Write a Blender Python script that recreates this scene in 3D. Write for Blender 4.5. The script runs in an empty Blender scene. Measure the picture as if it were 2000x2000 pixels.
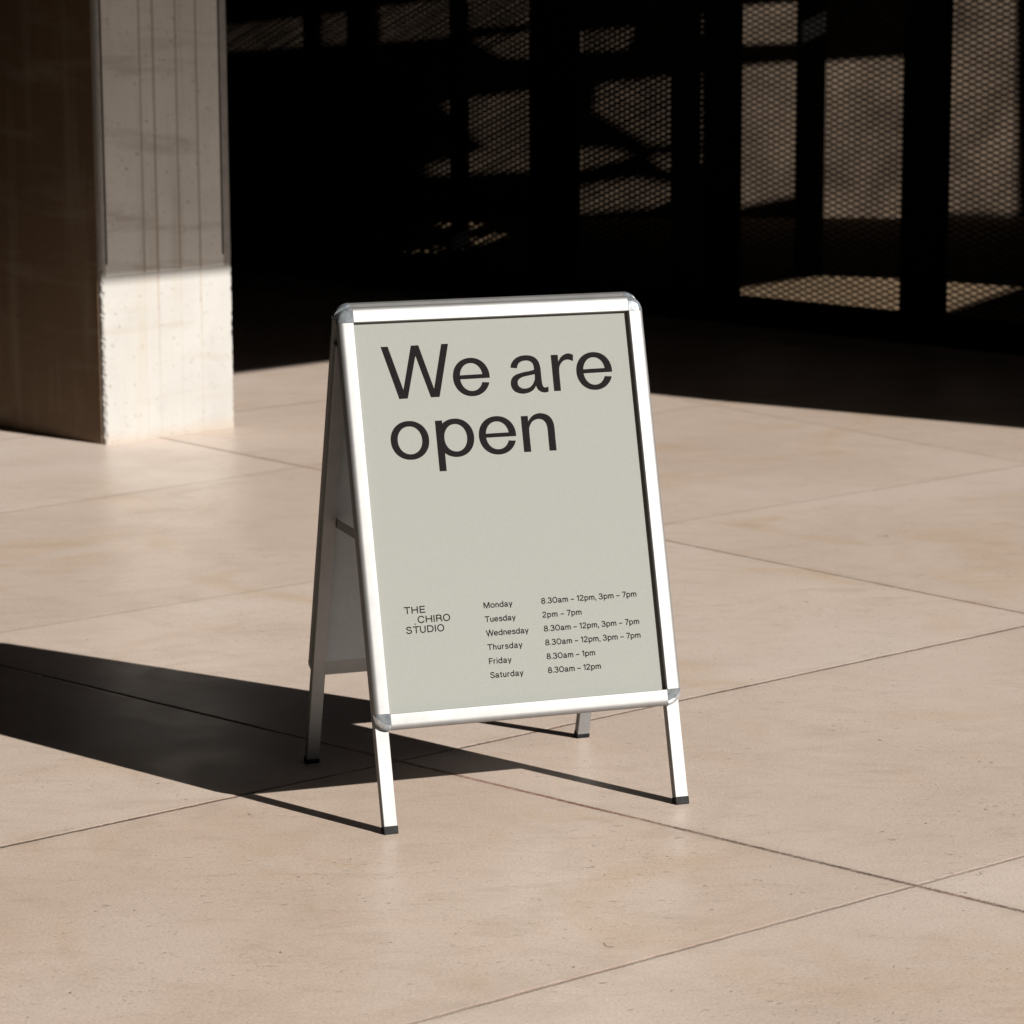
import bpy, bmesh, math, random
from mathutils import Vector, Matrix
from math import sin, cos, radians

scn = bpy.context.scene
COL = scn.collection

# ------------------------------------------------------------------ camera
CAM_H, PITCH, ROLL = 1.6167, 0.17915, -0.0035
cam_d = bpy.data.cameras.new("camera")
cam = bpy.data.objects.new("camera", cam_d)
COL.objects.link(cam)
cam_d.sensor_width = 36.0
cam_d.lens = 5788.5 / 2000 * 36.0
cam_d.clip_start = 0.05
cam_d.clip_end = 500
rt = Vector((1, 0, 0)); up = Vector((0, sin(PITCH), cos(PITCH))); fw = Vector((0, cos(PITCH), -sin(PITCH)))
r2 = cos(ROLL) * rt + sin(ROLL) * up
u2 = -sin(ROLL) * rt + cos(ROLL) * up
cam.matrix_world = Matrix(((r2.x, u2.x, -fw.x, 0), (r2.y, u2.y, -fw.y, 0), (r2.z, u2.z, -fw.z, CAM_H), (0, 0, 0, 1)))
cam_d.dof.use_dof = True
cam_d.dof.focus_distance = 5.62
cam_d.dof.aperture_fstop = 8.5
scn.camera = cam

# ------------------------------------------------------------------ light
SX, SY = 1.545, -1.212            # horizontal travel of a sun ray per metre of height
sun_dir = Vector((SX, SY, 1)).normalized()
sl = bpy.data.lights.new("sun", 'SUN')
sl.energy = 5.0
sl.angle = radians(0.5)
sl.color = (1.0, 0.95, 0.88)
so = bpy.data.objects.new("sun", sl)
so.rotation_euler = sun_dir.to_track_quat('Z', 'Y').to_euler()
so.location = (8, -6, 9)
COL.objects.link(so)

w = bpy.data.worlds.new("World")
scn.world = w
w.use_nodes = True
nt = w.node_tree
bg = nt.nodes["Background"]
sky = nt.nodes.new("ShaderNodeTexSky")
sky.sky_type = 'NISHITA'
sky.sun_disc = False
sky.sun_elevation = math.asin(sun_dir.z)
sky.sun_rotation = math.atan2(SX, SY)
nt.links.new(sky.outputs[0], bg.inputs[0])
bg.inputs[1].default_value = 0.05
scn.view_settings.view_transform = 'Standard'
scn.view_settings.look = 'None'
scn.view_settings.exposure = 0.8
scn.view_settings.gamma = 1.0

# ------------------------------------------------------------------ helpers
def obj(name, bm, mat, parent=None, smooth=False, bevel=0, loc=None, rotz=None, seg=2):
    me = bpy.data.meshes.new(name)
    bmesh.ops.recalc_face_normals(bm, faces=bm.faces)
    bm.to_mesh(me); bm.free()
    if smooth:
        for p in me.polygons: p.use_smooth = True
    me.materials.append(mat)
    o = bpy.data.objects.new(name, me)
    COL.objects.link(o)
    if parent: o.parent = parent
    if loc: o.location = loc
    if rotz is not None: o.rotation_euler = (0, 0, rotz)
    if bevel:
        m = o.modifiers.new("bevel", 'BEVEL'); m.width = bevel; m.segments = seg; m.limit_method = 'ANGLE'
    if smooth:
        m = o.modifiers.new("wn", 'WEIGHTED_NORMAL'); m.keep_sharp = True
    return o

def empty(name, loc, rotz=0.0):
    o = bpy.data.objects.new(name, None)
    o.empty_display_size = 0.1
    o.location = loc; o.rotation_euler = (0, 0, rotz)
    COL.objects.link(o)
    return o

def tag(o, label=None, cat=None, group=None, kind=None):
    if label: o["label"] = label
    if cat: o["category"] = cat
    if group: o["group"] = group
    if kind: o["kind"] = kind
    return o

def box(bm, a, b):
    vs = [bm.verts.new((x, y, z)) for z in (a[2], b[2]) for y in (a[1], b[1]) for x in (a[0], b[0])]
    for f in ((0, 1, 3, 2), (4, 6, 7, 5), (0, 4, 5, 1), (2, 3, 7, 6), (0, 2, 6, 4), (1, 5, 7, 3)):
        bm.faces.new([vs[i] for i in f])

def hexa(bm, p):   # 8 points: bottom 4 (ccw), top 4 (ccw)
    vs = [bm.verts.new(q) for q in p]
    for f in ((0, 3, 2, 1), (4, 5, 6, 7), (0, 1, 5, 4), (1, 2, 6, 5), (2, 3, 7, 6), (3, 0, 4, 7)):
        bm.faces.new([vs[i] for i in f])

# ------------------------------------------------------------------ materials
class N:
    def __init__(s, name, **kw):
        s.m = bpy.data.materials.new(name); s.m.use_nodes = True
        s.t = s.m.node_tree; s.b = s.t.nodes["Principled BSDF"]
        for k, v in kw.items(): s.b.inputs[k.replace('_', ' ')].default_value = v
    def n(s, t, **kw):
        x = s.t.nodes.new(t)
        for k, v in kw.items(): setattr(x, k, v)
        return x
    def l(s, a, b): s.t.links.new(a, b)
    def math(s, op, a, b=None, clamp=False):
        x = s.n("ShaderNodeMath", operation=op, use_clamp=clamp)
        for i, v in enumerate((a, b)):
            if v is None: continue
            if isinstance(v, (int, float)): x.inputs[i].default_value = v
            else: s.l(v, x.inputs[i])
        return x.outputs[0]
    def coord(s, scale=(1, 1, 1), rot=(0, 0, 0), out="Object"):
        c = s.n("ShaderNodeTexCoord"); mp = s.n("ShaderNodeMapping")
        mp.inputs["Scale"].default_value = scale; mp.inputs["Rotation"].default_value = rot
        s.l(c.outputs[out], mp.inputs[0]); return mp.outputs[0]
    def noise(s, vec, scale, detail=4, rough=.55, dist=0):
        x = s.n("ShaderNodeTexNoise"); s.l(vec, x.inputs["Vector"])
        x.inputs["Scale"].default_value = scale; x.inputs["Detail"].default_value = detail
        x.inputs["Roughness"].default_value = rough; x.inputs["Distortion"].default_value = dist
        return x.outputs["Fac"]
    def ramp(s, v, a, b, lo=0.0, hi=1.0):
        x = s.n("ShaderNodeMapRange"); x.clamp = True
        s.l(v, x.inputs[0]); x.inputs[1].default_value = a; x.inputs[2].default_value = b
        x.inputs[3].default_value = lo; x.inputs[4].default_value = hi
        return x.outputs[0]
    def mix(s, f, a, b, mode='MIX'):
        x = s.n("ShaderNodeMix", data_type='RGBA', blend_type=mode)
        if isinstance(f, (int, float)): x.inputs[0].default_value = f
        else: s.l(f, x.inputs[0])
        for i, v in ((6, a), (7, b)):
            if isinstance(v, tuple): x.inputs[i].default_value = (*v, 1)
            else: s.l(v, x.inputs[i])
        return x.outputs[2]
    def bump(s, h, dist, strength=1.0, prev=None):
        x = s.n("ShaderNodeBump"); x.inputs["Distance"].default_value = dist; x.inputs["Strength"].default_value = strength
        s.l(h, x.inputs["Height"])
        if prev: s.l(prev, x.inputs["Normal"])
        return x.outputs[0]

# joint lines of the paving: (nx, ny, d, half width, depth of tone)
JOINTS = [(-.7598, -.6502, -5.8356, .0052, .8), (-.6711, -.7414, -4.2936, .0056, .95), (-.8199, -.5725, -7.0383, .004, .35),
          (.6436, -.7653, -4.7512, .0052, .8), (.6228, -.7824, -3.5671, .0048, .42), (.6421, -.7666, -6.3899, .003, .4),
          (.6996, -.7146, -7.4861, .004, .4),
          (-.687, -.727, -2.1, .004, .8), (-.687, -.727, -10.4, .004, .8), (-.687, -.727, -12.5, .004, .8), (-.687, -.727, -14.6, .004, .8),
          (.66, -.75, -2.1, .004, .8), (.66, -.75, -9.0, .004, .8), (.66, -.75, -10.5, .004, .8), (.66, -.75, -12.0, .004, .8)]

def paving_mat():
    m = N("sandstone_paving")
    c = m.coord()
    wob = m.noise(c, 18, 3)
    wob = m.math('ADD', m.math('MULTIPLY', m.math('SUBTRACT', wob, .5), .006), m.math('MULTIPLY', m.math('SUBTRACT', m.noise(c, 130, 3, .7), .5), .009))
    joint = None; edge = None
    fine = m.noise(c, 260, 3, .7)
    for nx, ny, d, hw, tone in JOINTS:
        dp = m.n("ShaderNodeVectorMath", operation='DOT_PRODUCT')
        m.l(c, dp.inputs[0]); dp.inputs[1].default_value = (nx, ny, 0)
        dist = m.math('ABSOLUTE', m.math('ADD', m.math('SUBTRACT', dp.outputs["Value"], d), wob))
        g = m.math('MULTIPLY', m.ramp(dist, hw * .5, hw * 1.4, 1, 0), tone)
        joint = g if joint is None else m.math('MAXIMUM', joint, g)
        e = m.ramp(dist, hw, hw * 8, 1, 0)
        edge = e if edge is None else m.math('MAXIMUM', edge, e)
    # stone colour
    big = m.noise(c, .9, 5, .6, .6)
    mid = m.noise(m.coord((1, 1.0, 1), (0, 0, .4)), 4.5, 6, .62, .8)
    grain = m.noise(c, 420, 2, .6)
    col = m.mix(m.ramp(big, .35, .68), (.525, .425, .360), (.60, .497, .428))
    col = m.mix(m.math('MULTIPLY', m.ramp(mid, .46, .74), .55), col, (.41, .325, .26))
    och = m.noise(m.coord((1, 1, 1), (0, 0, -.3)), 1.7, 6, .6, 1.2)
    col = m.mix(m.math('MULTIPLY', m.ramp(och, .54, .74), .75), col, (.47, .335, .21))
    lay = m.noise(m.coord((.55, 1.5, 1), (0, 0, -.12)), 11, 6, .68, 1.0)
    col = m.mix(m.math('MULTIPLY', m.ramp(lay, .5, .75), .5), col, (.38, .29, .225))
    pale = m.noise(m.coord((1, 1, 1), (0, 0, 1.1)), 1.1, 4, .5, .4)
    col = m.mix(m.math('MULTIPLY', m.ramp(pale, .5, .7), .45), col, (.62, .53, .475))
    grit = m.noise(c, 170, 4, .75)
    col = m.mix(m.ramp(grit, .45, .70, 0, .42), col, (.20, .155, .125))
    col = m.mix(m.ramp(grit, .5, .28, 0, .30), col, (.66, .57, .51))
    col = m.mix(m.ramp(grain, .3, .7, 0, .28), col, (.34, .28, .235))
    # streak-like surface flecks and pits
    fl = m.noise(m.coord((.6, 1.2, 1), (0, 0, -.1)), 85, 3, .6, .8)
    patch = m.noise(c, 2.6, 3)
    flk = m.math('MULTIPLY', m.ramp(fl, .64, .71), m.ramp(patch, .36, .6))
    col = m.mix(m.math('MULTIPLY', flk, .6), col, (.15, .11, .085))
    fl2 = m.noise(m.coord((.8, 1, 1), (0, 0, 2.0)), 34, 2, .5, 1.2)
    flk2 = m.ramp(fl2, .745, .77)
    col = m.mix(m.math('MULTIPLY', flk2, .5), col, (.10, .075, .06))
    # each slab has a slightly different tone
    tint = None
    for (nx, ny, d, hw, tone), am in zip(JOINTS[:7], (.045, -.05, .03, -.04, .045, .03, -.035)):
        dp = m.n("ShaderNodeVectorMath", operation='DOT_PRODUCT')
        m.l(c, dp.inputs[0]); dp.inputs[1].default_value = (nx, ny, 0)
        g = m.math('MULTIPLY', m.math('GREATER_THAN', dp.outputs["Value"], d), am)
        tint = g if tint is None else m.math('ADD', tint, g)
    tv = m.n("ShaderNodeCombineXYZ")
    for i, k in enumerate((1.0, .98, .94)): m.l(m.math('ADD', m.math('MULTIPLY', tint, 1.0 + .3 * i), 1.0), tv.inputs[i])
    col = m.mix(1.0, col, tv.outputs[0], 'MULTIPLY')
    # dirt gathered along the joints, then the joint itself
    col = m.mix(m.math('MULTIPLY', m.math('MULTIPLY', edge, m.ramp(mid, .35, .65)), .16), col, (.22, .17, .13))
    jm = m.math('MULTIPLY', joint, m.ramp(fine, .25, .55, .55, 1))
    along = m.noise(c, 1.9, 4, .65)
    jm = m.math('MULTIPLY', jm, m.ramp(along, .35, .6, .62, 1))
    jcol = m.mix(m.ramp(m.noise(c, 2.7, 3), .45, .6), (.045, .028, .022), (.16, .062, .042))
    jcol = m.mix(m.ramp(m.noise(c, 55, 3, .6), .5, .68, 0, .7), jcol, (.36, .27, .21))
    col = m.mix(jm, col, jcol)
    m.l(col, m.b.inputs["Base Color"])
    m.l(m.math("MAXIMUM", m.ramp(mid, .3, .7, .31, .44), m.math("MULTIPLY", joint, 1.1)), m.b.inputs["Roughness"])
    m.l(m.ramp(joint, .1, .5, .40, .02), m.b.inputs["Specular IOR Level"])
    h = m.math('ADD', m.math('MULTIPLY', grain, .25), m.math('MULTIPLY', m.noise(c, 60, 4), .5))
    b1 = m.bump(h, .0009, .8)
    pit = m.math('SUBTRACT', 0.0, m.math('MAXIMUM', flk, flk2))
    b2 = m.bump(pit, .0015, .7, b1)
    b3 = m.bump(m.math('SUBTRACT', 0.0, jm), .004, .9, b2)
    m.l(b3, m.b.inputs["Normal"])
    return m.m

def concrete_mat(name, base=(.335, .330, .318), lines=()):
    m = N(name, Roughness=.72)
    m.b.inputs["Specular IOR Level"].default_value = .25
    c = m.coord()
    a = m.noise(c, 3.2, 6, .62, .5)
    col = m.mix(m.ramp(a, .38, .7, 0, .7), base, tuple(v * .84 for v in base))
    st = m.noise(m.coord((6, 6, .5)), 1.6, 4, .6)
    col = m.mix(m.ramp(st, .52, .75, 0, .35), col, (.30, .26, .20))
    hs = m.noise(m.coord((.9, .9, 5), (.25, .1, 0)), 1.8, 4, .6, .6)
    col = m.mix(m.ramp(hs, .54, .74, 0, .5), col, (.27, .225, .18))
    pt = m.noise(c, 62, 3, .5)
    pits = m.ramp(pt, .64, .72)
    col = m.mix(m.math('MULTIPLY', pits, .5), col, (.20, .16, .12))
    sx = m.n("ShaderNodeSeparateXYZ"); m.l(c, sx.inputs[0])
    X, Z = sx.outputs[0], sx.outputs[2]
    # damp tide mark at the foot
    foot = m.math('ADD', Z, m.math('MULTIPLY', m.noise(c, 9, 4), .08))
    col = m.mix(m.ramp(foot, .04, .09, .4, 0), col, (.30, .22, .15))
    ln = None
    for x0, wd, z0 in lines:
        d = m.math('ABSOLUTE', m.math('ADD', m.math('SUBTRACT', X, x0), m.math('MULTIPLY', m.math('SUBTRACT', m.noise(m.coord((0, 0, 1)), 3.5, 2), .5), .006)))
        g = m.math('MULTIPLY', m.ramp(d, wd * .25, wd, 1, 0), m.ramp(Z, z0 - .35, z0 + .25, .12, .52))
        ln = g if ln is None else m.math('MAXIMUM', ln, g)
    nrm = m.bump(m.math('ADD', m.math('MULTIPLY', m.noise(c, 40, 5, .6), .6), m.math('MULTIPLY', pits, -.8)), .003, .8)
    if ln is not None:
        col = m.mix(ln, col, (.24, .155, .10))
        nrm = m.bump(m.math('SUBTRACT', 0.0, ln), .004, .6, nrm)
    m.l(col, m.b.inputs["Base Color"]); m.l(nrm, m.b.inputs["Normal"])
    return m.m

def plain(name, col, rough=.6, metal=0, var=.12, scale=25, spec=.3, bump=.0006):
    m = N(name, Roughness=rough, Metallic=metal)
    m.b.inputs["Specular IOR Level"].default_value = spec
    c = m.coord()
    a = m.noise(c, scale, 5, .6)
    cc = m.mix(m.ramp(a, .3, .7), tuple(v * (1 - var) for v in col), tuple(min(1, v * (1 + var)) for v in col))
    m.l(cc, m.b.inputs["Base Color"])
    m.l(m.ramp(m.noise(c, scale * .6, 4), .3, .7, max(0, rough - .07), min(1, rough + .07)), m.b.inputs["Roughness"])
    if bump: m.l(m.bump(m.noise(c, scale * 6, 3), bump, .6), m.b.inputs["Normal"])
    return m.m

def satin_alu():
    m = N("satin_aluminium", Metallic=.85, Roughness=.36)
    c = m.coord()
    m.l(m.mix(m.ramp(m.noise(c, 30, 4), .3, .7), (.26, .262, .265), (.29, .291, .293)), m.b.inputs["Base Color"])
    m.l(m.ramp(m.noise(c, 14, 4), .3, .7, .60, .63), m.b.inputs["Roughness"])
    m.l(m.bump(m.noise(c, 1500, 2), .00006, .5), m.b.inputs["Normal"])
    return m.m

def chrome_mat():
    m = N("chromed_plastic", Metallic=.76, Roughness=.06)
    c = m.coord()
    m.l(m.mix(m.ramp(m.noise(c, 90, 4), .35, .65), (.36, .41, .46), (.60, .65, .70)), m.b.inputs["Base Color"])
    m.l(m.bump(m.noise(c, 160, 3), .0002, .04), m.b.inputs["Normal"])
    return m.m

def poster_mat():
    m = N("printed_poster_under_film", Roughness=.75)
    m.b.inputs["Specular IOR Level"].default_value = .2
    c = m.coord()
    m.l(m.mix(m.ramp(m.noise(c, 450, 2), .3, .7), (.194, .203, .189), (.216, .225, .211)), m.b.inputs["Base Color"])
    return m.m

M_PAVE = paving_mat()
M_PILLAR = concrete_mat("pale_concrete", lines=((.19, .005, .9), (.25, .007, .5), (.352, .005, .95), (.445, .006, .55)))
M_CLAD_LIFT = concrete_mat("shade_lifted_cladding", base=(.70, .695, .68), lines=((.19, .006, .2), (.25, .008, .2), (.352, .006, .2), (.445, .007, .2)))  # cladding whitened to lift the shaded upper front; joint lines are its own
M_SIDE_SHADE = concrete_mat("shade_darkened_side", base=(.150, .100, .062))  # dark brown stands for the shade on the pillar's left face
M_ALU = satin_alu()
M_CHROME = chrome_mat()
M_POSTER = poster_mat()
M_INK = plain("dark_printing_ink", (.0065, .005, .0055), .8, 0, .1, 400, .08, 0)
M_RUBBER = plain("black_plastic", (.010, .0105, .0115), .55, 0, .3, 200, .12)
M_BACK = plain("grey_backing_board", (.36, .39, .42), .5, 0, .05, 60, .3, 0)
M_BLACK = plain("black_painted_steel", (.005, .005, .005), .85, 0, .3, 12, .03)
M_MESH = plain("black_expanded_steel", (.010, .008, .007), .7, 0, .3, 60, .15, 0)
M_WALL = plain("brown_rendered_wall", (.082, .061, .045), .9, 0, .5, 2.6, .1, .004)
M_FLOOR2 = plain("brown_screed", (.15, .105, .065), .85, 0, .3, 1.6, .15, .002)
M_SOFFIT = plain("dark_soffit_board", (.03, .027, .024), .8, 0, .2, 3, .2)
M_BLOCKER = plain("dark_sky_blocker", (.03, .028, .027), .85, 0, .25, 1.2, .2)  # only for the added unseen sky blocker
M_STRIP = plain("grey_corner_strip", (.34, .33, .33), .5, .2, .15, 20, .4)

# ------------------------------------------------------------------ ground
bm = bmesh.new()
vs = [bm.verts.new(p) for p in ((-150, -150, 0), (150, -150, 0), (150, 150, 0), (-150, 150, 0))]
bm.faces.new(vs)
tag(obj("ground", bm, M_PAVE), kind="structure")
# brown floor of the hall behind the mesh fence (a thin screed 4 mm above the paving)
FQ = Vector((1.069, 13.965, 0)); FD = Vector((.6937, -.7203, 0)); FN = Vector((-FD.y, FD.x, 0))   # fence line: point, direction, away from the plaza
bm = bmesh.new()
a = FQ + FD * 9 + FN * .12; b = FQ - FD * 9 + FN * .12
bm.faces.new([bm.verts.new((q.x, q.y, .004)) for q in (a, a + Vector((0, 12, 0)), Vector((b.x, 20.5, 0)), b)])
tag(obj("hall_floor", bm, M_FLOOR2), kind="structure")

# ------------------------------------------------------------------ concrete pillar
PX = Vector((.6963, .7177, 0))
prot = math.atan2(PX.y, PX.x)
pil = empty("concrete_pillar", (-1.422, 10.275, 0), prot)
tag(pil, "pale concrete pillar left of the sign, its foot sunlit and its upper part in shade", "pillar")
random.seed(4)
bm = bmesh.new()
W_, D_ = .589, 1.3
prev = None; z = 0.0
def chip(z, k): return (.0035 + (.010 * random.random() ** 2.2 if z < .62 else .0015 * random.random())) * k
while z < 3.0001:
    c1, c2 = chip(z, 1.0), chip(z, .55)
    pts = [(c1, 0), (W_ - c2, 0), (W_, c2), (W_, D_ - .004), (W_ - .004, D_), (.004, D_), (0, D_ - .004), (0, c1)]
    off = 0
    ring = [bm.verts.new((x, y + (off if y == 0 else 0), z)) for x, y in pts]
    if prev:
        for i in range(8): bm.faces.new((prev[i], prev[(i + 1) % 8], ring[(i + 1) % 8], ring[i]))
    else: bm.faces.new(ring)
    prev = ring
    z += .009 if z < .63 else .12
bm.faces.new(prev)
obj("shaft", bm, M_PILLAR, pil)
bm = bmesh.new(); box(bm, (.018, -.0016, .592), (W_ - .036, .002, 3.0)); obj("shade_lift_cladding", bm, M_CLAD_LIFT, pil, bevel=.0006)  # paler sheet brightens the shaded front, cut off at the sun line
bm = bmesh.new(); box(bm, (-.0030, .022, .0), (.002, D_ - .006, 3.0)); obj("side_shade_sheet", bm, M_SIDE_SHADE, pil, bevel=.0015)  # sheet carrying the painted shade of the left face
for x0, x1, z0 in ((.004, .018, .602), (W_ - .036, W_ - .006, .602)):
    bm = bmesh.new(); box(bm, (x0, -.0025, z0), (x1, .004, 3.0))
    st_ = obj("corner_strip", bm, M_STRIP, pil, bevel=.0008)
    bm = bmesh.new(); e_ = x1 if x0 < .1 else x0 - .007
    box(bm, (e_, -.0022, z0 + .03), (e_ + .007, .003, 3.0)); obj("sealant_joint", bm, M_BLACK, st_)

# ------------------------------------------------------------------ the A-frame sign
TILT, HALF, RW = .28305, .287, .0313
S0, S1 = .2339, .9949            # lower and upper edge of the visible poster, measured up the slope
YB = .609                        # where the plane of the rear panel meets the ground
sign = empty("pavement_sign", (.0577, 5.5540, 0), .34025)
tag(sign, "silver aluminium A-frame sign with a pale grey-green poster reading We are open", "sign")
ct, st = cos(TILT), sin(TILT)
def SP(side, x, s, o):           # x across, s up the slope, o out of the panel -> local point
    y = s * st - o * ct; zz = s * ct + o * st
    return Vector((x, y, zz)) if side == 0 else Vector((-x, YB - y, zz))

R = .0115
prof = [(-.0002, -.0170), (-.0002, -.0009), (.0009, 0.0), (RW - R, 0.0)]
for i in range(1, 7):
    t = radians(90 - 15 * i)
    prof.append((RW - R + R * cos(t), -.0105 + .0105 * sin(t)))
prof += [(RW, -.0170)]

def rail(side, axis, sgn):
    bm = bmesh.new()
    g = .0006
    ends = (-HALF + g, HALF - g) if axis == 'h' else (S0 + g, S1 - g)
    loops = []; up_ = .007 * side
    for e in ends:
        lp = []
        for u, o in prof:
            if axis == 'h':
                s = ((S1 + u) if sgn > 0 else (S0 - u)) + up_
                lp.append(bm.verts.new(SP(side, e, s, o)))
            else:
                lp.append(bm.verts.new(SP(side, sgn * (HALF + u), e + up_, o)))
        loops.append(lp)
    n = len(prof)
    for i in range(n): bm.faces.new((loops[0][i], loops[0][(i + 1) % n], loops[1][(i + 1) % n], loops[1][i]))
    bm.faces.new(loops[0]); bm.faces.new(loops[1])
    o = obj("frame_rail", bm, M_ALU, sign)
    for p in o.data.polygons: p.use_smooth = True
    m = o.modifiers.new("es", 'EDGE_SPLIT'); m.split_angle = radians(35)
    return o

def corner(side, sx, sz):
    bm = bmesh.new()
    cp = [(.0003, -.0175), (.0003, .0004), (RW - .0130, .0004), (RW - .0118, .0004)]
    for i in range(1, 6):
        t = radians(90 - 18 * i); cp.append((RW - .0118 + .0124 * cos(t), -.0105 + .0109 * sin(t)))
    cp += [(RW + .0006, -.0175)]
    loops = []
    K = 14
    for k in range(K + 1):
        a = math.pi / 2 * k / K
        loops.append([bm.verts.new(SP(side, sx * (HALF + u * cos(a) + .0), (S1 if sz > 0 else S0) + .007 * side + sz * u * sin(a), o)) for u, o in cp])
    n = len(cp)
    for k in range(K):
        for i in range(n): bm.faces.new((loops[k][i], loops[k][(i + 1) % n], loops[k + 1][(i + 1) % n], loops[k + 1][i]))
    bm.faces.new(loops[0]); bm.faces.new(loops[-1])
    o = obj("corner_cap", bm, M_CHROME, sign)
    for p in o.data.polygons: p.use_smooth = True
    m = o.modifiers.new("es", 'EDGE_SPLIT'); m.split_angle = radians(40)

for side in (0, 1):
    for sgn in (1, -1):
        rail(side, 'h', sgn); rail(side, 'v', sgn)
        for sz in (1, -1): corner(side, sgn, sz)

def slab(side, x0, x1, s0, s1, o0, o1):
    bm = bmesh.new()
    hexa(bm, [SP(side, x, s, o) for s in (s0, s1) for x, o in ((x0, o0), (x1, o0), (x1, o1), (x0, o1))])
    return bm
posters = []
for side in (0, 1):
    pst = obj("poster", slab(side, -HALF - .001, HALF + .001, S0 - .001 + .007 * side, S1 + .001 + .007 * side, -.0130, -.0118), M_POSTER, sign)
    posters.append(pst)
    obj("backing_board", slab(side, -HALF - .002, HALF + .002, S0 - .002 + .007 * side, S1 + .002 + .007 * side, -.0168, -.0144), M_BACK, sign)

XL, LW = .3017, .0135
O0, O1 = -.0172, -.0360          # leg tube sits right behind the frame
for side in (0, 1):
    for sgn in (1, -1):
        x0, x1 = sgn * XL - LW, sgn * XL + LW
        leg = obj("leg", slab(side, x0, x1, .020, .955, O0 + .0002, O1), M_ALU, sign, bevel=.0012)
        bm = bmesh.new()
        zf = lambda o: (-o * st) / ct
        e = .0010
        p = [SP(side, x, zf(o), o) for x, o in ((x0 - e, O0 + e), (x1 + e, O0 + e), (x1 + e, O1 - e), (x0 - e, O1 - e))]
        p += [SP(side, x, .0205, o) for x, o in ((x0 - e, O0 + e), (x1 + e, O0 + e), (x1 + e, O1 - e), (x0 - e, O1 - e))]
        hexa(bm, p)
        obj("foot_cap", bm, M_RUBBER, leg, bevel=.0015)

# folding stays that stop the two panels from spreading
for sgn in (1, -1):
    bm = bmesh.new()
    x = sgn * .2865
    zs = .535
    yf = (zs * st / ct) + .033; yb = YB - yf
    box(bm, (x - .0012, yf - .012, zs - .009), (x + .0012, yb + .012, zs + .009))
    o = obj("spreader_stay", bm, M_ALU, sign, bevel=.0006)
    for yy in (yf, yb):
        bm = bmesh.new()
        bmesh.ops.create_cone(bm, cap_ends=True, segments=14, radius1=.0065, radius2=.0055, depth=.008,
                              matrix=Matrix.Translation((x - sgn * .0015, yy, zs)) @ Matrix.Rotation(math.pi / 2, 4, 'Y'))
        obj("rivet", bm, M_RUBBER, o)

# hinge between the two top rails
for x0 in (-.225, .185):
    bm = bmesh.new()
    zt = (S1 - .005) * ct
    box(bm, (x0, YB / 2 - .0105, zt - .052), (x0 + .04, YB / 2 + .0105, zt - .012))
    obj("hinge", bm, M_RUBBER, sign, bevel=.001)

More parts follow.
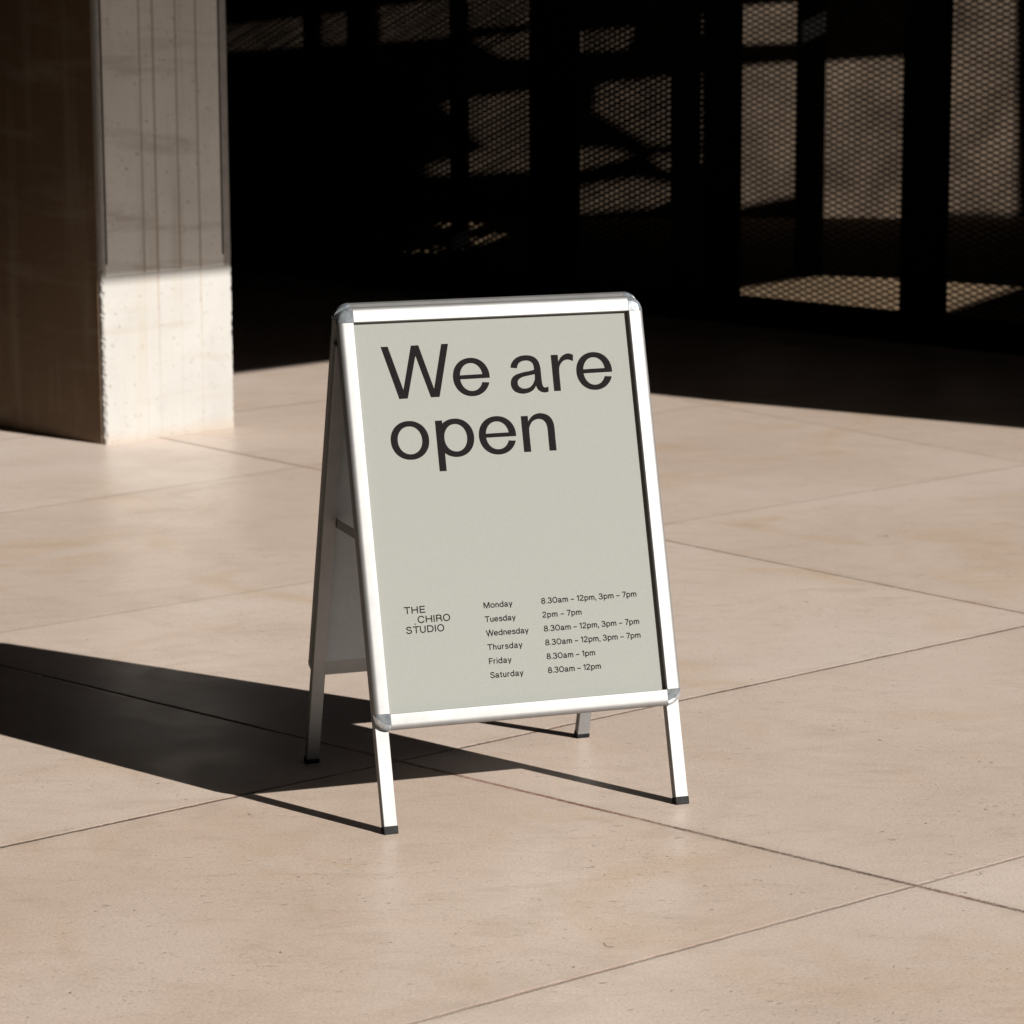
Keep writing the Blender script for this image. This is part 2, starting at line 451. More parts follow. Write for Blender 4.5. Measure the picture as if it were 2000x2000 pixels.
# ------------------------------------------------------------------ lettering
BIG = [[[[-235.7,946.4],[-221.2,946.3],[-197.4,859.8],[-173.8,946.3],[-158.6,946.3],[-134.5,859.2],[-111.4,946.7],[-97.2,946.5],[-124.8,842.4],[-142.7,842.4],[-166.5,925.8],[-190.0,842.7],[-207.4,842.3]]],[[[27.4,892.9],[27.7,894.3],[28.2,896.4],[28.8,898.7],[29.8,900.9],[31.1,902.9],[32.7,905.1],[34.5,907.2],[36.6,909.0],[39.0,910.8],[41.7,912.4],[44.7,913.8],[47.9,914.9],[51.5,915.7],[55.4,916.2],[59.4,916.4],[63.2,916.3],[66.8,916.0],[70.4,915.3],[73.7,914.4],[76.7,913.1],[79.5,911.5],[81.9,909.5],[84.1,907.2],[85.9,904.6],[87.3,901.7],[88.4,898.5],[89.1,895.2],[89.7,891.7],[90.0,888.1],[90.0,884.3],[90.0,880.5],[89.9,876.8],[90.0,872.8],[90.0,868.8],[90.1,865.0],[90.2,861.9],[90.3,859.6],[90.4,858.0],[90.6,856.7],[90.9,855.5],[91.2,854.3],[91.7,853.3],[92.2,852.5],[92.7,851.7],[93.3,851.2],[94.0,850.8],[94.7,850.5],[95.5,850.3],[96.3,850.3],[97.1,850.3],[98.0,850.4],[98.9,850.6],[99.9,850.8],[101.0,851.2],[102.1,851.5],[102.8,851.7],[102.7,849.6],[102.6,846.7],[102.5,843.7],[102.4,841.7],[101.7,841.4],[100.7,841.1],[99.6,840.7],[98.2,840.4],[96.8,840.3],[95.1,840.2],[93.3,840.3],[91.5,840.5],[89.7,841.0],[87.7,841.7],[85.7,842.5],[84.0,843.5],[82.6,844.6],[81.4,845.8],[80.3,847.2],[79.4,848.6],[78.6,850.2],[78.0,851.9],[77.5,853.5],[77.1,854.6],[76.4,853.4],[75.2,851.6],[73.8,849.6],[72.2,847.9],[70.4,846.3],[68.3,844.9],[65.9,843.5],[63.2,842.4],[60.0,841.4],[56.4,840.6],[52.7,840.1],[49.1,839.9],[45.7,840.2],[42.2,840.8],[39.0,841.7],[36.1,842.9],[33.5,844.3],[31.1,846.0],[29.1,848.0],[27.5,850.1],[26.3,852.5],[25.4,855.3],[24.9,858.1],[24.8,860.8],[25.0,863.5],[25.6,866.3],[26.6,868.9],[27.9,871.3],[29.5,873.3],[31.4,875.2],[33.7,876.8],[36.4,878.3],[39.7,879.6],[43.5,880.7],[47.5,881.6],[51.3,882.4],[54.8,883.1],[58.3,883.5],[61.6,883.9],[64.8,884.3],[68.0,884.9],[71.1,885.6],[73.9,886.2],[75.8,886.6],[75.9,887.6],[76.1,888.9],[76.2,890.6],[76.1,892.3],[75.8,894.3],[75.3,896.5],[74.6,898.7],[73.6,900.5],[72.3,901.9],[70.6,903.1],[68.7,904.1],[66.9,904.9],[65.2,905.4],[63.5,905.7],[61.8,905.8],[59.9,905.8],[57.8,905.7],[55.6,905.5],[53.4,905.2],[51.3,904.5],[49.3,903.7],[47.4,902.6],[45.6,901.3],[44.1,899.8],[42.9,897.7],[41.9,895.2],[41.1,892.9],[40.6,891.2],[37.9,891.6],[34.0,892.1],[30.1,892.6]],[[76.8,877.6],[74.5,877.3],[71.1,876.8],[67.3,876.2],[63.9,875.7],[60.9,875.2],[58.0,874.8],[55.2,874.3],[52.6,873.7],[50.2,873.0],[48.1,872.3],[46.2,871.4],[44.5,870.5],[43.0,869.3],[41.7,868.1],[40.7,866.7],[39.9,865.4],[39.5,864.1],[39.2,862.8],[39.2,861.4],[39.4,860.1],[39.7,858.7],[40.1,857.3],[40.8,855.9],[41.7,854.7],[43.0,853.5],[44.6,852.4],[46.3,851.5],[48.0,850.8],[49.6,850.4],[51.1,850.1],[52.8,850.1],[54.6,850.2],[56.8,850.4],[59.1,850.7],[61.5,851.3],[63.7,852.1],[65.7,853.4],[67.7,854.9],[69.5,856.7],[71.1,858.6],[72.5,860.7],[73.9,863.1],[75.0,865.3],[75.7,866.8],[76.0,869.0],[76.3,872.2],[76.6,875.4]]],[[[114.2,914.4],[117.2,914.4],[121.5,914.4],[125.9,914.4],[128.8,914.4],[128.8,911.5],[128.8,907.4],[128.7,903.3],[128.7,900.5],[129.7,902.0],[131.1,904.3],[132.8,906.7],[134.5,908.8],[136.4,910.4],[138.6,912.0],[140.8,913.3],[143.0,914.3],[145.2,915.2],[147.5,915.8],[149.9,916.1],[152.2,916.1],[154.7,915.5],[157.3,914.6],[159.7,913.6],[161.3,912.9],[161.0,910.3],[160.6,906.5],[160.2,902.7],[160.0,900.1],[158.9,900.6],[157.4,901.2],[155.7,901.9],[154.1,902.5],[152.8,903.0],[151.5,903.4],[150.2,903.7],[148.6,903.8],[146.8,903.7],[144.7,903.4],[142.6,902.9],[140.6,902.1],[138.6,900.8],[136.6,899.2],[134.7,897.4],[133.2,895.6],[131.9,893.7],[131.0,891.7],[130.2,889.7],[129.6,887.7],[129.2,886.2],[129.0,885.2],[128.9,883.3],[128.7,879.2],[128.6,871.0],[128.5,860.0],[128.5,849.3],[128.4,841.9],[125.5,841.9],[121.3,841.9],[117.0,842.0],[114.1,842.0],[114.1,856.7],[114.2,878.2],[114.2,899.7]]],[[[-17.6,875.2],[-17.7,874.9],[-17.6,879.6],[-17.9,884.0],[-18.6,888.3],[-19.8,892.4],[-21.4,896.2],[-23.4,899.8],[-25.8,903.2],[-28.6,906.2],[-31.7,908.9],[-35.0,911.2],[-38.7,913.2],[-42.6,914.7],[-46.6,915.8],[-50.9,916.5],[-55.4,916.7],[-60.0,916.5],[-64.3,915.8],[-68.4,914.7],[-72.3,913.2],[-76.0,911.3],[-79.3,909.0],[-82.4,906.3],[-85.2,903.3],[-87.6,900.0],[-89.7,896.5],[-91.3,892.6],[-92.5,888.6],[-93.3,884.4],[-93.7,880.0],[-93.6,875.3],[-93.1,870.9],[-92.1,866.8],[-90.7,862.9],[-88.9,859.1],[-86.8,855.7],[-84.2,852.5],[-81.3,849.6],[-78.1,847.1],[-74.6,844.9],[-70.9,843.2],[-66.9,841.8],[-62.8,840.9],[-58.4,840.4],[-53.7,840.4],[-49.3,840.8],[-45.1,841.6],[-41.1,842.9],[-37.3,844.6],[-33.8,846.7],[-30.5,849.1],[-27.6,852.0],[-24.9,855.1],[-22.7,858.5],[-20.8,862.2],[-19.4,866.2],[-33.9,867.4],[-34.6,865.7],[-35.3,864.1],[-36.1,862.5],[-37.0,861.1],[-38.0,859.7],[-39.1,858.4],[-40.2,857.2],[-41.4,856.1],[-42.7,855.0],[-44.1,854.1],[-45.5,853.3],[-46.9,852.6],[-48.4,852.0],[-50.0,851.6],[-51.6,851.2],[-53.2,851.0],[-54.9,850.9],[-56.7,850.9],[-58.4,851.0],[-60.0,851.3],[-61.6,851.6],[-63.1,852.1],[-64.6,852.7],[-66.1,853.4],[-67.5,854.2],[-68.8,855.1],[-70.1,856.2],[-71.3,857.3],[-72.4,858.5],[-73.5,859.8],[-74.4,861.2],[-75.3,862.7],[-76.2,864.2],[-76.9,865.8],[-77.5,867.5],[-78.0,869.2],[-78.5,871.0],[-78.8,872.9],[-79.1,874.8]],[[-78.9,882.9],[-78.5,885.9],[-77.8,888.5],[-77.0,890.9],[-75.9,893.3],[-74.7,895.4],[-73.3,897.5],[-71.7,899.3],[-69.9,900.9],[-68.1,902.4],[-66.1,903.6],[-64.0,904.6],[-61.8,905.3],[-59.4,905.9],[-57.0,906.1],[-54.5,906.1],[-52.1,905.9],[-49.7,905.4],[-47.5,904.7],[-45.4,903.7],[-43.4,902.5],[-41.5,901.0],[-39.8,899.4],[-38.2,897.6],[-36.8,895.6],[-35.5,893.4],[-34.4,891.1],[-33.6,888.6],[-32.9,886.0],[-32.4,883.3]]],[[[241.0,874.8],[240.8,874.5],[241.0,879.2],[240.7,883.7],[239.9,887.9],[238.8,891.9],[237.2,895.8],[235.2,899.4],[232.8,902.7],[230.1,905.8],[227.0,908.5],[223.7,910.8],[220.1,912.7],[216.2,914.3],[212.1,915.4],[207.9,916.1],[203.4,916.3],[198.8,916.1],[194.5,915.5],[190.4,914.4],[186.5,912.9],[182.8,911.0],[179.4,908.7],[176.3,906.1],[173.5,903.1],[171.1,899.8],[169.0,896.2],[167.4,892.4],[166.1,888.4],[165.3,884.2],[164.9,879.8],[164.9,875.1],[165.4,870.8],[166.4,866.7],[167.7,862.7],[169.5,859.0],[171.6,855.5],[174.1,852.3],[177.0,849.5],[180.2,846.9],[183.7,844.8],[187.4,843.0],[191.3,841.6],[195.4,840.7],[199.8,840.2],[204.5,840.1],[208.9,840.5],[213.1,841.3],[217.1,842.6],[220.9,844.3],[224.5,846.3],[227.7,848.8],[230.7,851.6],[233.4,854.7],[235.7,858.1],[237.6,861.8],[239.1,865.7],[224.1,866.9],[223.5,865.2],[222.7,863.6],[221.9,862.1],[221.0,860.6],[220.0,859.3],[219.0,858.0],[217.9,856.8],[216.7,855.7],[215.4,854.7],[214.1,853.8],[212.7,853.0],[211.3,852.3],[209.8,851.7],[208.3,851.3],[206.7,850.9],[205.1,850.7],[203.5,850.6],[201.7,850.6],[200.1,850.7],[198.5,851.0],[196.9,851.3],[195.4,851.8],[194.0,852.4],[192.5,853.1],[191.2,853.9],[189.9,854.9],[188.7,855.9],[187.5,857.0],[186.4,858.2],[185.3,859.5],[184.4,860.9],[183.5,862.4],[182.7,863.9],[182.0,865.5],[181.4,867.2],[180.9,868.9],[180.5,870.7],[180.1,872.5],[179.9,874.4]],[[180.1,882.6],[180.1,883.0],[180.5,885.6],[181.2,888.2],[182.0,890.7],[183.1,893.0],[184.3,895.2],[185.7,897.2],[187.3,899.0],[189.0,900.6],[190.8,902.1],[192.8,903.3],[194.9,904.3],[197.0,905.0],[199.3,905.5],[201.6,905.8],[204.2,905.8],[206.5,905.5],[208.8,905.1],[210.9,904.3],[213.0,903.4],[215.0,902.2],[216.8,900.7],[218.5,899.1],[220.1,897.3],[221.5,895.3],[222.7,893.1],[223.7,890.8],[224.6,888.3],[225.2,885.8],[225.7,883.1]]],[[[25.5,756.8],[25.3,756.4],[25.4,761.1],[25.1,765.6],[24.4,769.9],[23.2,773.9],[21.5,777.8],[19.5,781.4],[17.1,784.8],[14.3,787.8],[11.2,790.5],[7.7,792.9],[4.0,794.8],[0.1,796.4],[-4.0,797.5],[-8.3,798.2],[-12.9,798.5],[-17.6,798.3],[-22.0,797.7],[-26.1,796.6],[-30.1,795.1],[-33.8,793.3],[-37.2,791.0],[-40.4,788.3],[-43.2,785.4],[-45.6,782.1],[-47.7,778.5],[-49.4,774.7],[-50.6,770.7],[-51.4,766.5],[-51.8,762.1],[-51.7,757.4],[-51.2,753.0],[-50.2,748.9],[-48.8,744.9],[-47.0,741.2],[-44.8,737.7],[-42.2,734.5],[-39.3,731.6],[-36.0,729.1],[-32.5,726.9],[-28.7,725.1],[-24.7,723.8],[-20.4,722.8],[-16.0,722.3],[-11.3,722.2],[-6.8,722.6],[-2.6,723.4],[1.5,724.7],[5.4,726.3],[9.0,728.4],[12.3,730.8],[15.3,733.6],[18.0,736.8],[20.2,740.2],[22.1,743.9],[23.6,747.8],[9.0,749.1],[8.4,747.4],[7.6,745.8],[6.8,744.3],[5.8,742.8],[4.8,741.4],[3.7,740.1],[2.6,738.9],[1.3,737.8],[0.0,736.8],[-1.4,735.9],[-2.8,735.1],[-4.3,734.4],[-5.8,733.9],[-7.4,733.4],[-9.0,733.1],[-10.7,732.8],[-12.4,732.7],[-14.3,732.8],[-16.0,732.9],[-17.7,733.1],[-19.3,733.5],[-20.8,734.0],[-22.4,734.6],[-23.8,735.3],[-25.3,736.2],[-26.6,737.1],[-27.9,738.1],[-29.2,739.2],[-30.3,740.5],[-31.4,741.8],[-32.4,743.2],[-33.3,744.7],[-34.1,746.2],[-34.9,747.8],[-35.5,749.5],[-36.1,751.2],[-36.5,753.0],[-36.9,754.9],[-37.1,756.8]],[[-36.9,764.8],[-37.0,765.2],[-36.5,767.9],[-35.8,770.4],[-35.0,772.9],[-33.9,775.2],[-32.6,777.4],[-31.2,779.4],[-29.6,781.2],[-27.8,782.8],[-25.9,784.3],[-23.8,785.5],[-21.7,786.4],[-19.4,787.2],[-17.1,787.7],[-14.6,787.9],[-12.0,787.9],[-9.5,787.7],[-7.1,787.2],[-4.9,786.4],[-2.7,785.4],[-0.7,784.2],[1.3,782.8],[3.0,781.1],[4.7,779.3],[6.1,777.3],[7.4,775.1],[8.5,772.7],[9.4,770.3],[10.1,767.7],[10.5,765.0]]],[[[-154.6,760.0],[-154.8,764.4],[-155.4,768.5],[-156.5,772.4],[-157.9,776.2],[-159.7,779.7],[-161.9,783.0],[-164.4,786.1],[-167.2,788.9],[-170.4,791.3],[-173.8,793.4],[-177.4,795.2],[-181.2,796.6],[-185.3,797.6],[-189.4,798.2],[-193.9,798.4],[-198.4,798.2],[-202.6,797.6],[-206.6,796.6],[-210.4,795.3],[-214.0,793.5],[-217.4,791.4],[-220.5,789.0],[-223.3,786.3],[-225.8,783.2],[-227.9,780.0],[-229.7,776.4],[-231.1,772.7],[-232.1,768.8],[-232.7,764.7],[-232.8,760.4],[-232.6,756.0],[-232.0,751.9],[-231.0,748.0],[-229.5,744.3],[-227.7,740.8],[-225.6,737.5],[-223.1,734.4],[-220.3,731.7],[-217.1,729.2],[-213.8,727.1],[-210.2,725.3],[-206.3,723.9],[-202.3,722.9],[-198.1,722.3],[-193.7,722.1],[-189.2,722.2],[-185.0,722.8],[-181.0,723.8],[-177.2,725.1],[-173.5,726.9],[-170.2,728.9],[-167.1,731.4],[-164.2,734.1],[-161.7,737.1],[-159.6,740.4],[-157.8,743.9],[-156.4,747.7],[-155.4,751.6],[-154.8,755.7]],[[-168.9,760.1],[-169.1,763.8],[-169.7,767.3],[-170.6,770.6],[-171.9,773.7],[-173.6,776.6],[-175.5,779.2],[-177.8,781.5],[-180.3,783.5],[-183.0,785.1],[-185.9,786.3],[-189.0,787.1],[-192.3,787.5],[-195.8,787.5],[-199.0,787.1],[-202.1,786.2],[-205.0,785.0],[-207.7,783.4],[-210.1,781.4],[-212.3,779.1],[-214.2,776.5],[-215.8,773.6],[-217.1,770.5],[-218.0,767.2],[-218.5,763.7],[-218.6,760.0],[-218.4,756.3],[-217.8,752.8],[-216.8,749.6],[-215.5,746.5],[-213.8,743.6],[-211.8,741.1],[-209.6,738.8],[-207.1,736.9],[-204.3,735.3],[-201.4,734.1],[-198.3,733.3],[-195.0,732.9],[-191.5,733.0],[-188.3,733.4],[-185.2,734.3],[-182.4,735.5],[-179.7,737.2],[-177.2,739.2],[-175.1,741.5],[-173.2,744.1],[-171.6,747.0],[-170.4,750.1],[-169.5,753.5],[-169.0,757.0]]],[[[-139.3,795.9],[-124.7,795.8],[-124.8,696.1],[-139.2,696.2]]],[[[-61.9,760.1],[-62.1,764.4],[-62.8,768.5],[-63.7,772.4],[-65.1,776.1],[-66.9,779.7],[-69.0,783.0],[-71.4,786.0],[-74.1,788.7],[-77.2,791.2],[-80.4,793.3],[-83.9,795.0],[-87.6,796.4],[-91.5,797.4],[-95.6,798.0],[-99.9,798.2],[-104.2,798.0],[-108.3,797.5],[-112.2,796.5],[-115.8,795.1],[-119.3,793.4],[-122.6,791.3],[-125.6,788.9],[-128.3,786.2],[-130.7,783.1],[-132.8,779.9],[-134.5,776.4],[-135.8,772.7],[-136.8,768.8],[-137.4,764.7],[-137.6,760.4],[-137.4,756.1],[-136.8,752.0],[-135.8,748.1],[-134.4,744.4],[-132.7,740.9],[-130.6,737.6],[-128.2,734.6],[-125.4,731.9],[-122.4,729.4],[-119.2,727.3],[-115.7,725.6],[-112.0,724.2],[-108.1,723.2],[-104.1,722.5],[-99.8,722.3],[-95.4,722.5],[-91.4,723.1],[-87.5,724.0],[-83.8,725.4],[-80.3,727.1],[-77.1,729.2],[-74.0,731.6],[-71.3,734.3],[-68.9,737.3],[-66.8,740.6],[-65.1,744.1],[-63.7,747.8],[-62.7,751.7],[-62.1,755.7]],[[-76.4,760.2],[-76.6,763.9],[-77.1,767.3],[-78.0,770.6],[-79.3,773.6],[-80.8,776.5],[-82.6,779.1],[-84.7,781.3],[-87.1,783.3],[-89.7,784.9],[-92.4,786.1],[-95.3,786.9],[-98.4,787.3],[-101.7,787.3],[-104.7,786.8],[-107.6,786.0],[-110.3,784.8],[-112.9,783.2],[-115.2,781.2],[-117.3,779.0],[-119.0,776.4],[-120.5,773.5],[-121.7,770.5],[-122.6,767.2],[-123.0,763.7],[-123.2,760.0],[-123.0,756.4],[-122.4,752.9],[-121.5,749.7],[-120.2,746.6],[-118.7,743.8],[-116.8,741.3],[-114.7,739.0],[-112.3,737.1],[-109.8,735.6],[-107.0,734.4],[-104.1,733.6],[-101.0,733.2],[-97.7,733.3],[-94.7,733.7],[-91.8,734.6],[-89.1,735.8],[-86.6,737.4],[-84.3,739.4],[-82.2,741.7],[-80.5,744.3],[-79.0,747.2],[-77.8,750.3],[-77.0,753.6],[-76.5,757.1]]],[[[38.7,795.5],[53.4,795.6],[53.6,723.9],[38.7,724.1]]],[[[45.4,767.4],[46.2,769.1],[47.4,771.7],[48.7,774.4],[49.8,776.9],[50.7,778.9],[51.6,780.7],[52.4,782.5],[53.4,784.3],[54.5,786.1],[55.8,787.9],[57.2,789.6],[58.7,791.3],[60.5,792.9],[62.3,794.4],[64.4,795.8],[66.5,797.0],[68.9,797.9],[71.4,798.7],[74.0,799.2],[76.6,799.5],[79.1,799.6],[81.6,799.4],[84.1,799.0],[86.6,798.4],[89.3,797.6],[92.0,796.6],[94.7,795.3],[97.1,793.7],[99.2,791.7],[101.2,789.4],[102.9,786.9],[104.3,784.1],[105.3,781.4],[106.0,778.6],[106.6,775.3],[106.9,771.4],[107.1,766.0],[107.1,759.5],[107.0,753.3],[106.9,749.1],[106.9,744.0],[106.9,736.4],[106.9,728.8],[106.9,723.7],[103.9,723.7],[99.5,723.7],[95.1,723.8],[92.1,723.8],[92.1,728.9],[92.1,736.5],[92.1,744.0],[92.2,749.2],[92.2,752.8],[92.3,758.1],[92.3,763.7],[92.2,768.3],[91.9,771.4],[91.6,773.8],[91.1,775.8],[90.4,777.8],[89.4,779.8],[88.3,781.7],[87.0,783.4],[85.5,784.8],[83.7,786.0],[81.8,786.9],[79.7,787.6],[77.7,788.0],[75.7,788.2],[73.8,788.2],[71.8,787.9],[69.9,787.4],[67.9,786.8],[65.8,786.0],[63.9,785.0],[62.1,783.8],[60.4,782.2],[58.8,780.1],[57.5,778.2],[56.5,776.9],[55.9,775.4],[55.1,773.2],[54.2,771.0],[53.6,769.5],[53.8,768.5],[54.0,767.1],[54.0,765.6],[53.4,764.2],[51.7,762.8],[49.4,761.3],[47.0,760.2],[45.4,760.0],[44.8,761.2],[44.9,763.4],[45.2,765.8]]]]
def letter_point(x, s, o): return SP(0, x / 1000 + .0016, s / 1000, o)

def fill_poly(bm, loops, o):
    es = []
    for lp in loops:
        vv = [bm.verts.new(letter_point(x, s, o)) for x, s in lp]
        for i in range(len(vv)): es.append(bm.edges.new((vv[i], vv[(i + 1) % len(vv)])))
    bmesh.ops.triangle_fill(bm, use_beauty=True, use_dissolve=False, edges=es)

for rng in ((0, 3), (1, 2, 4), range(5, len(BIG))):      # We / are / open
    bm = bmesh.new()
    for i in rng: fill_poly(bm, BIG[i], -.0118 + .00025 + .00008 * (i % 3))
    obj("heading_word", bm, M_INK, posters[0])

def ribbon(bm, pts, wd, o, closed=False):
    P = [Vector(p) for p in pts]
    if closed and (P[0] - P[-1]).length < 1e-6: P.pop()
    n = len(P); L = []; Rr = []
    for i in range(n):
        a = P[i] - P[i - 1] if (closed or i > 0) else P[1] - P[0]
        b = P[(i + 1) % n] - P[i] if (closed or i < n - 1) else a
        if a.length < 1e-9: a = b
        if b.length < 1e-9: b = a
        a = a.normalized(); b = b.normalized()
        na = Vector((-a.y, a.x)); nb = Vector((-b.y, b.x)); m = na + nb
        if m.length < .3: m = na
        m = m.normalized(); k = 1 / max(.3, m.dot(na))
        L.append(P[i] + m * wd / 2 * k); Rr.append(P[i] - m * wd / 2 * k)
    vl = [bm.verts.new(letter_point(q.x, q.y, o)) for q in L]
    vr = [bm.verts.new(letter_point(q.x, q.y, o)) for q in Rr]
    for i in range(n if closed else n - 1):
        j = (i + 1) % n
        bm.faces.new((vl[i], vr[i], vr[j], vl[j]))

def E(cx, cy, rx, ry, a0=0, a1=360, n=20):
    return [(cx + rx * cos(radians(a0 + (a1 - a0) * i / n)), cy + ry * sin(radians(a0 + (a1 - a0) * i / n))) for i in range(n + 1)]
def C(*p):                        # smooth curve through the points
    out = []
    for i in range(len(p) - 1):
        p0 = Vector(p[max(0, i - 1)]); p1 = Vector(p[i]); p2 = Vector(p[i + 1]); p3 = Vector(p[min(len(p) - 1, i + 2)])
        for t in (0, .2, .4, .6, .8):
            q = .5 * ((2 * p1) + (-p0 + p2) * t + (2 * p0 - 5 * p1 + 4 * p2 - p3) * t * t + (-p0 + 3 * p1 - 3 * p2 + p3) * t ** 3)
            out.append((q.x, q.y))
    return out + [tuple(p[-1])]
def arch(x0, x1): return C((x0, 42), (x0 + 3, 56), (x0 + 12, 65), (x0 + 20, 67), (x1 - 8, 63), (x1 - 1, 52), (x1, 42)) + [(x1, 0)]
GL = {   # advance, strokes (cap height 100)
 'a': (66, [C((10, 51), (14, 61), (23, 67), (33, 67), (44, 62), (49, 50)) + [(49, 20)] + C((49, 18), (51, 9), (57, 6), (63, 7)), C((49, 40), (30, 36), (14, 32), (7, 20), (12, 9), (24, 5), (38, 9), (49, 24))]),
 'd': (70, [[(58, 0), (58, 103)], E(33, 36, 26, 31)]),
 'e': (68, [[(8, 37), (60, 37)], E(34, 36, 27, 31, 2, 325)]),
 'h': (62, [[(11, 0), (11, 103)], arch(11, 51)]),
 'i': (22, [[(11, 0), (11, 72)], [(11, 88), (11, 101)]]),
 'm': (97, [[(11, 0), (11, 72)], arch(11, 48), arch(48, 85)]),
 'n': (62, [[(11, 0), (11, 72)], arch(11, 51)]),
 'o': (72, [E(36, 36, 29, 31)]),
 'p': (70, [[(12, -28), (12, 72)], E(37, 36, 26, 31)]),
 'r': (42, [[(11, 0), (11, 72)], C((11, 42), (14, 55), (23, 65), (38, 66))]),
 's': (58, [C((50, 52), (43, 63), (29, 67), (15, 62), (12, 50), (22, 41), (38, 35), (49, 27), (49, 13), (39, 5), (27, 4), (13, 9), (7, 20))]),
 't': (40, [[(18, 92), (18, 22)] + C((18, 20), (21, 8), (37, 6)), [(4, 67), (36, 67)]]),
 'u': (62, [[(10, 72), (10, 28)] + C((10, 26), (14, 11), (25, 5), (38, 9), (49, 24)), [(50, 72), (50, 0)]]),
 'y': (60, [[(5, 72), (30, 4)], [(55, 72), (20, -26)]]),
 'F': (64, [[(11, 0), (11, 100)], [(11, 94), (66, 94)], [(11, 50), (60, 50)]]),
 'M': (104, [[(11, 0), (11, 100)], [(14, 100), (51, 6), (88, 100)], [(92, 0), (92, 100)]]),
 'S': (76, [C((66, 72), (58, 89), (39, 95), (20, 89), (13, 74), (21, 60), (40, 52), (60, 44), (69, 28), (61, 12), (41, 5), (20, 10), (8, 28))]),
 'T': (78, [[(3, 94), (79, 94)], [(41, 0), (41, 94)]]),
 'W': (120, [[(5, 100), (34, 4), (62, 98), (90, 4), (118, 100)]]),
 '0': (84, [E(42, 50, 33, 45)]),
 '1': (44, [[(32, 0), (32, 100)], [(30, 95), (8, 78)]]),
 '2': (68, [C((8, 70), (15, 87), (34, 95), (53, 88), (58, 71), (50, 54), (30, 33), (14, 18), (9, 6)), [(6, 6), (64, 6)]]),
 '3': (70, [C((9, 76), (18, 90), (35, 95), (53, 88), (57, 73), (48, 58), (30, 53)), C((30, 53), (53, 47), (62, 28), (53, 11), (34, 4), (14, 11), (6, 27))]),
 '7': (62, [[(4, 94), (64, 94)], C((61, 94), (45, 62), (33, 30), (27, 0))]),
 '8': (74, [E(38, 73, 22, 21), E(38, 28, 28, 23)]),
 '.': (22, [[(10, 0), (10, 13)]]),
 ',': (24, [[(12, 13), (6, -18)]]),
 '–': (66, [[(5, 38), (61, 38)]]),
 ' ': (22, []),
}
CAPS = {
 'T': (86, [[(2, 93), (90, 93)], [(46, 0), (46, 93)]]),
 'H': (99, [[(12, 0), (12, 100)], [(87, 0), (87, 100)], [(12, 51), (87, 51)]]),
 'E': (84, [[(12, 0), (12, 100)], [(12, 93), (80, 93)], [(12, 51), (74, 51)], [(12, 7), (82, 7)]]),
 'C': (104, [E(53, 50, 43, 46, 24, 336, 30)]),
 'I': (30, [[(14, 0), (14, 100)]]),
 'R': (92, [[(12, 0), (12, 100)], [(12, 93), (50, 93)] + C((50, 93), (70, 88), (76, 71), (70, 55), (50, 49)) + [(12, 49)], C((54, 49), (70, 42), (76, 25), (86, 0))]),
 'O': (104, [E(52, 50, 43, 46, 0, 360, 32)]),
 'S': (92, [C((74, 70), (66, 88), (45, 95), (22, 89), (14, 74), (24, 58), (46, 52), (70, 43), (78, 28), (69, 11), (46, 4), (22, 9), (9, 28))]),
 'U': (94, [[(12, 100), (12, 40)] + C((12, 38), (20, 14), (45, 4), (70, 14), (78, 38)) + [(78, 40), (78, 100)]]),
 'D': (98, [[(12, 0), (12, 100)], [(12, 93), (44, 93)] + C((44, 93), (74, 83), (88, 50), (74, 17), (44, 7)) + [(12, 7)]]),
}
def write(bm, text, x0, x1, base, cap, wd, font):
    k = cap / 100
    HS = 1.13 if font is GL else 1.08
    nat = sum(font[c][0] for c in text) * k * HS
    track = (x1 - x0 - nat) / max(1, len(text) - 1)
    x = x0
    for c in text:
        adv, strokes = font[c]
        for i, s in enumerate(strokes):
            closed = len(s) > 3 and (Vector(s[0]) - Vector(s[-1])).length < .01
            ribbon(bm, [(x + px * k * HS, base + py * k) for px, py in s], wd, -.0118 + .00022 + .00006 * i, closed)
        x += adv * k * HS + track

rows = [("Monday", -16.4, "8.30am – 12pm, 3pm – 7pm", 245.2), ("Tuesday", -12.4, "2pm – 7pm", 125.9), ("Wednesday", 11.6, "8.30am – 12pm, 3pm – 7pm", 245.2),
        ("Thursday", -4.0, "8.30am – 12pm, 3pm – 7pm", 245.2), ("Friday", -29.4, "8.30am – 1pm", 145.9), ("Saturday", -7.6, "8.30am – 12pm", 155.4)]
def text_line(name, args):
    bm = bmesh.new(); write(bm, *args); obj(name, bm, M_INK, posters[0])
for i, (d, xr, h, hr) in enumerate(rows):
    b = 422.8 - 27.32 * i
    text_line("weekday_text", (d, -76.4, xr, b, 11.4, 1.9, GL))
    text_line("hours_text", (h, 43.0, hr, b, 11.4, 1.9, GL))
text_line("logo_text", ("THE", -238.5, -195.2, 423.3, 13.4, 2.2, CAPS))
text_line("logo_text", ("CHIRO", -213.0, -146.2, 404.0, 13.4, 2.2, CAPS))
text_line("logo_text", ("STUDIO", -238.3, -160.0, 384.9, 13.4, 2.2, CAPS))
bm = bmesh.new(); ribbon(bm, E(-218.1, 402.6, .65, .65, 0, 360, 12), 1.3, -.0115, True)
obj("logo_dot", bm, M_INK, posters[0])

# ------------------------------------------------------------------ mesh fence
FROT = math.atan2(FD.y, FD.x)
fence = empty("mesh_fence", FQ, FROT)
tag(fence, "black expanded-metal mesh fence on a black kerb across the dark hall", "fence")
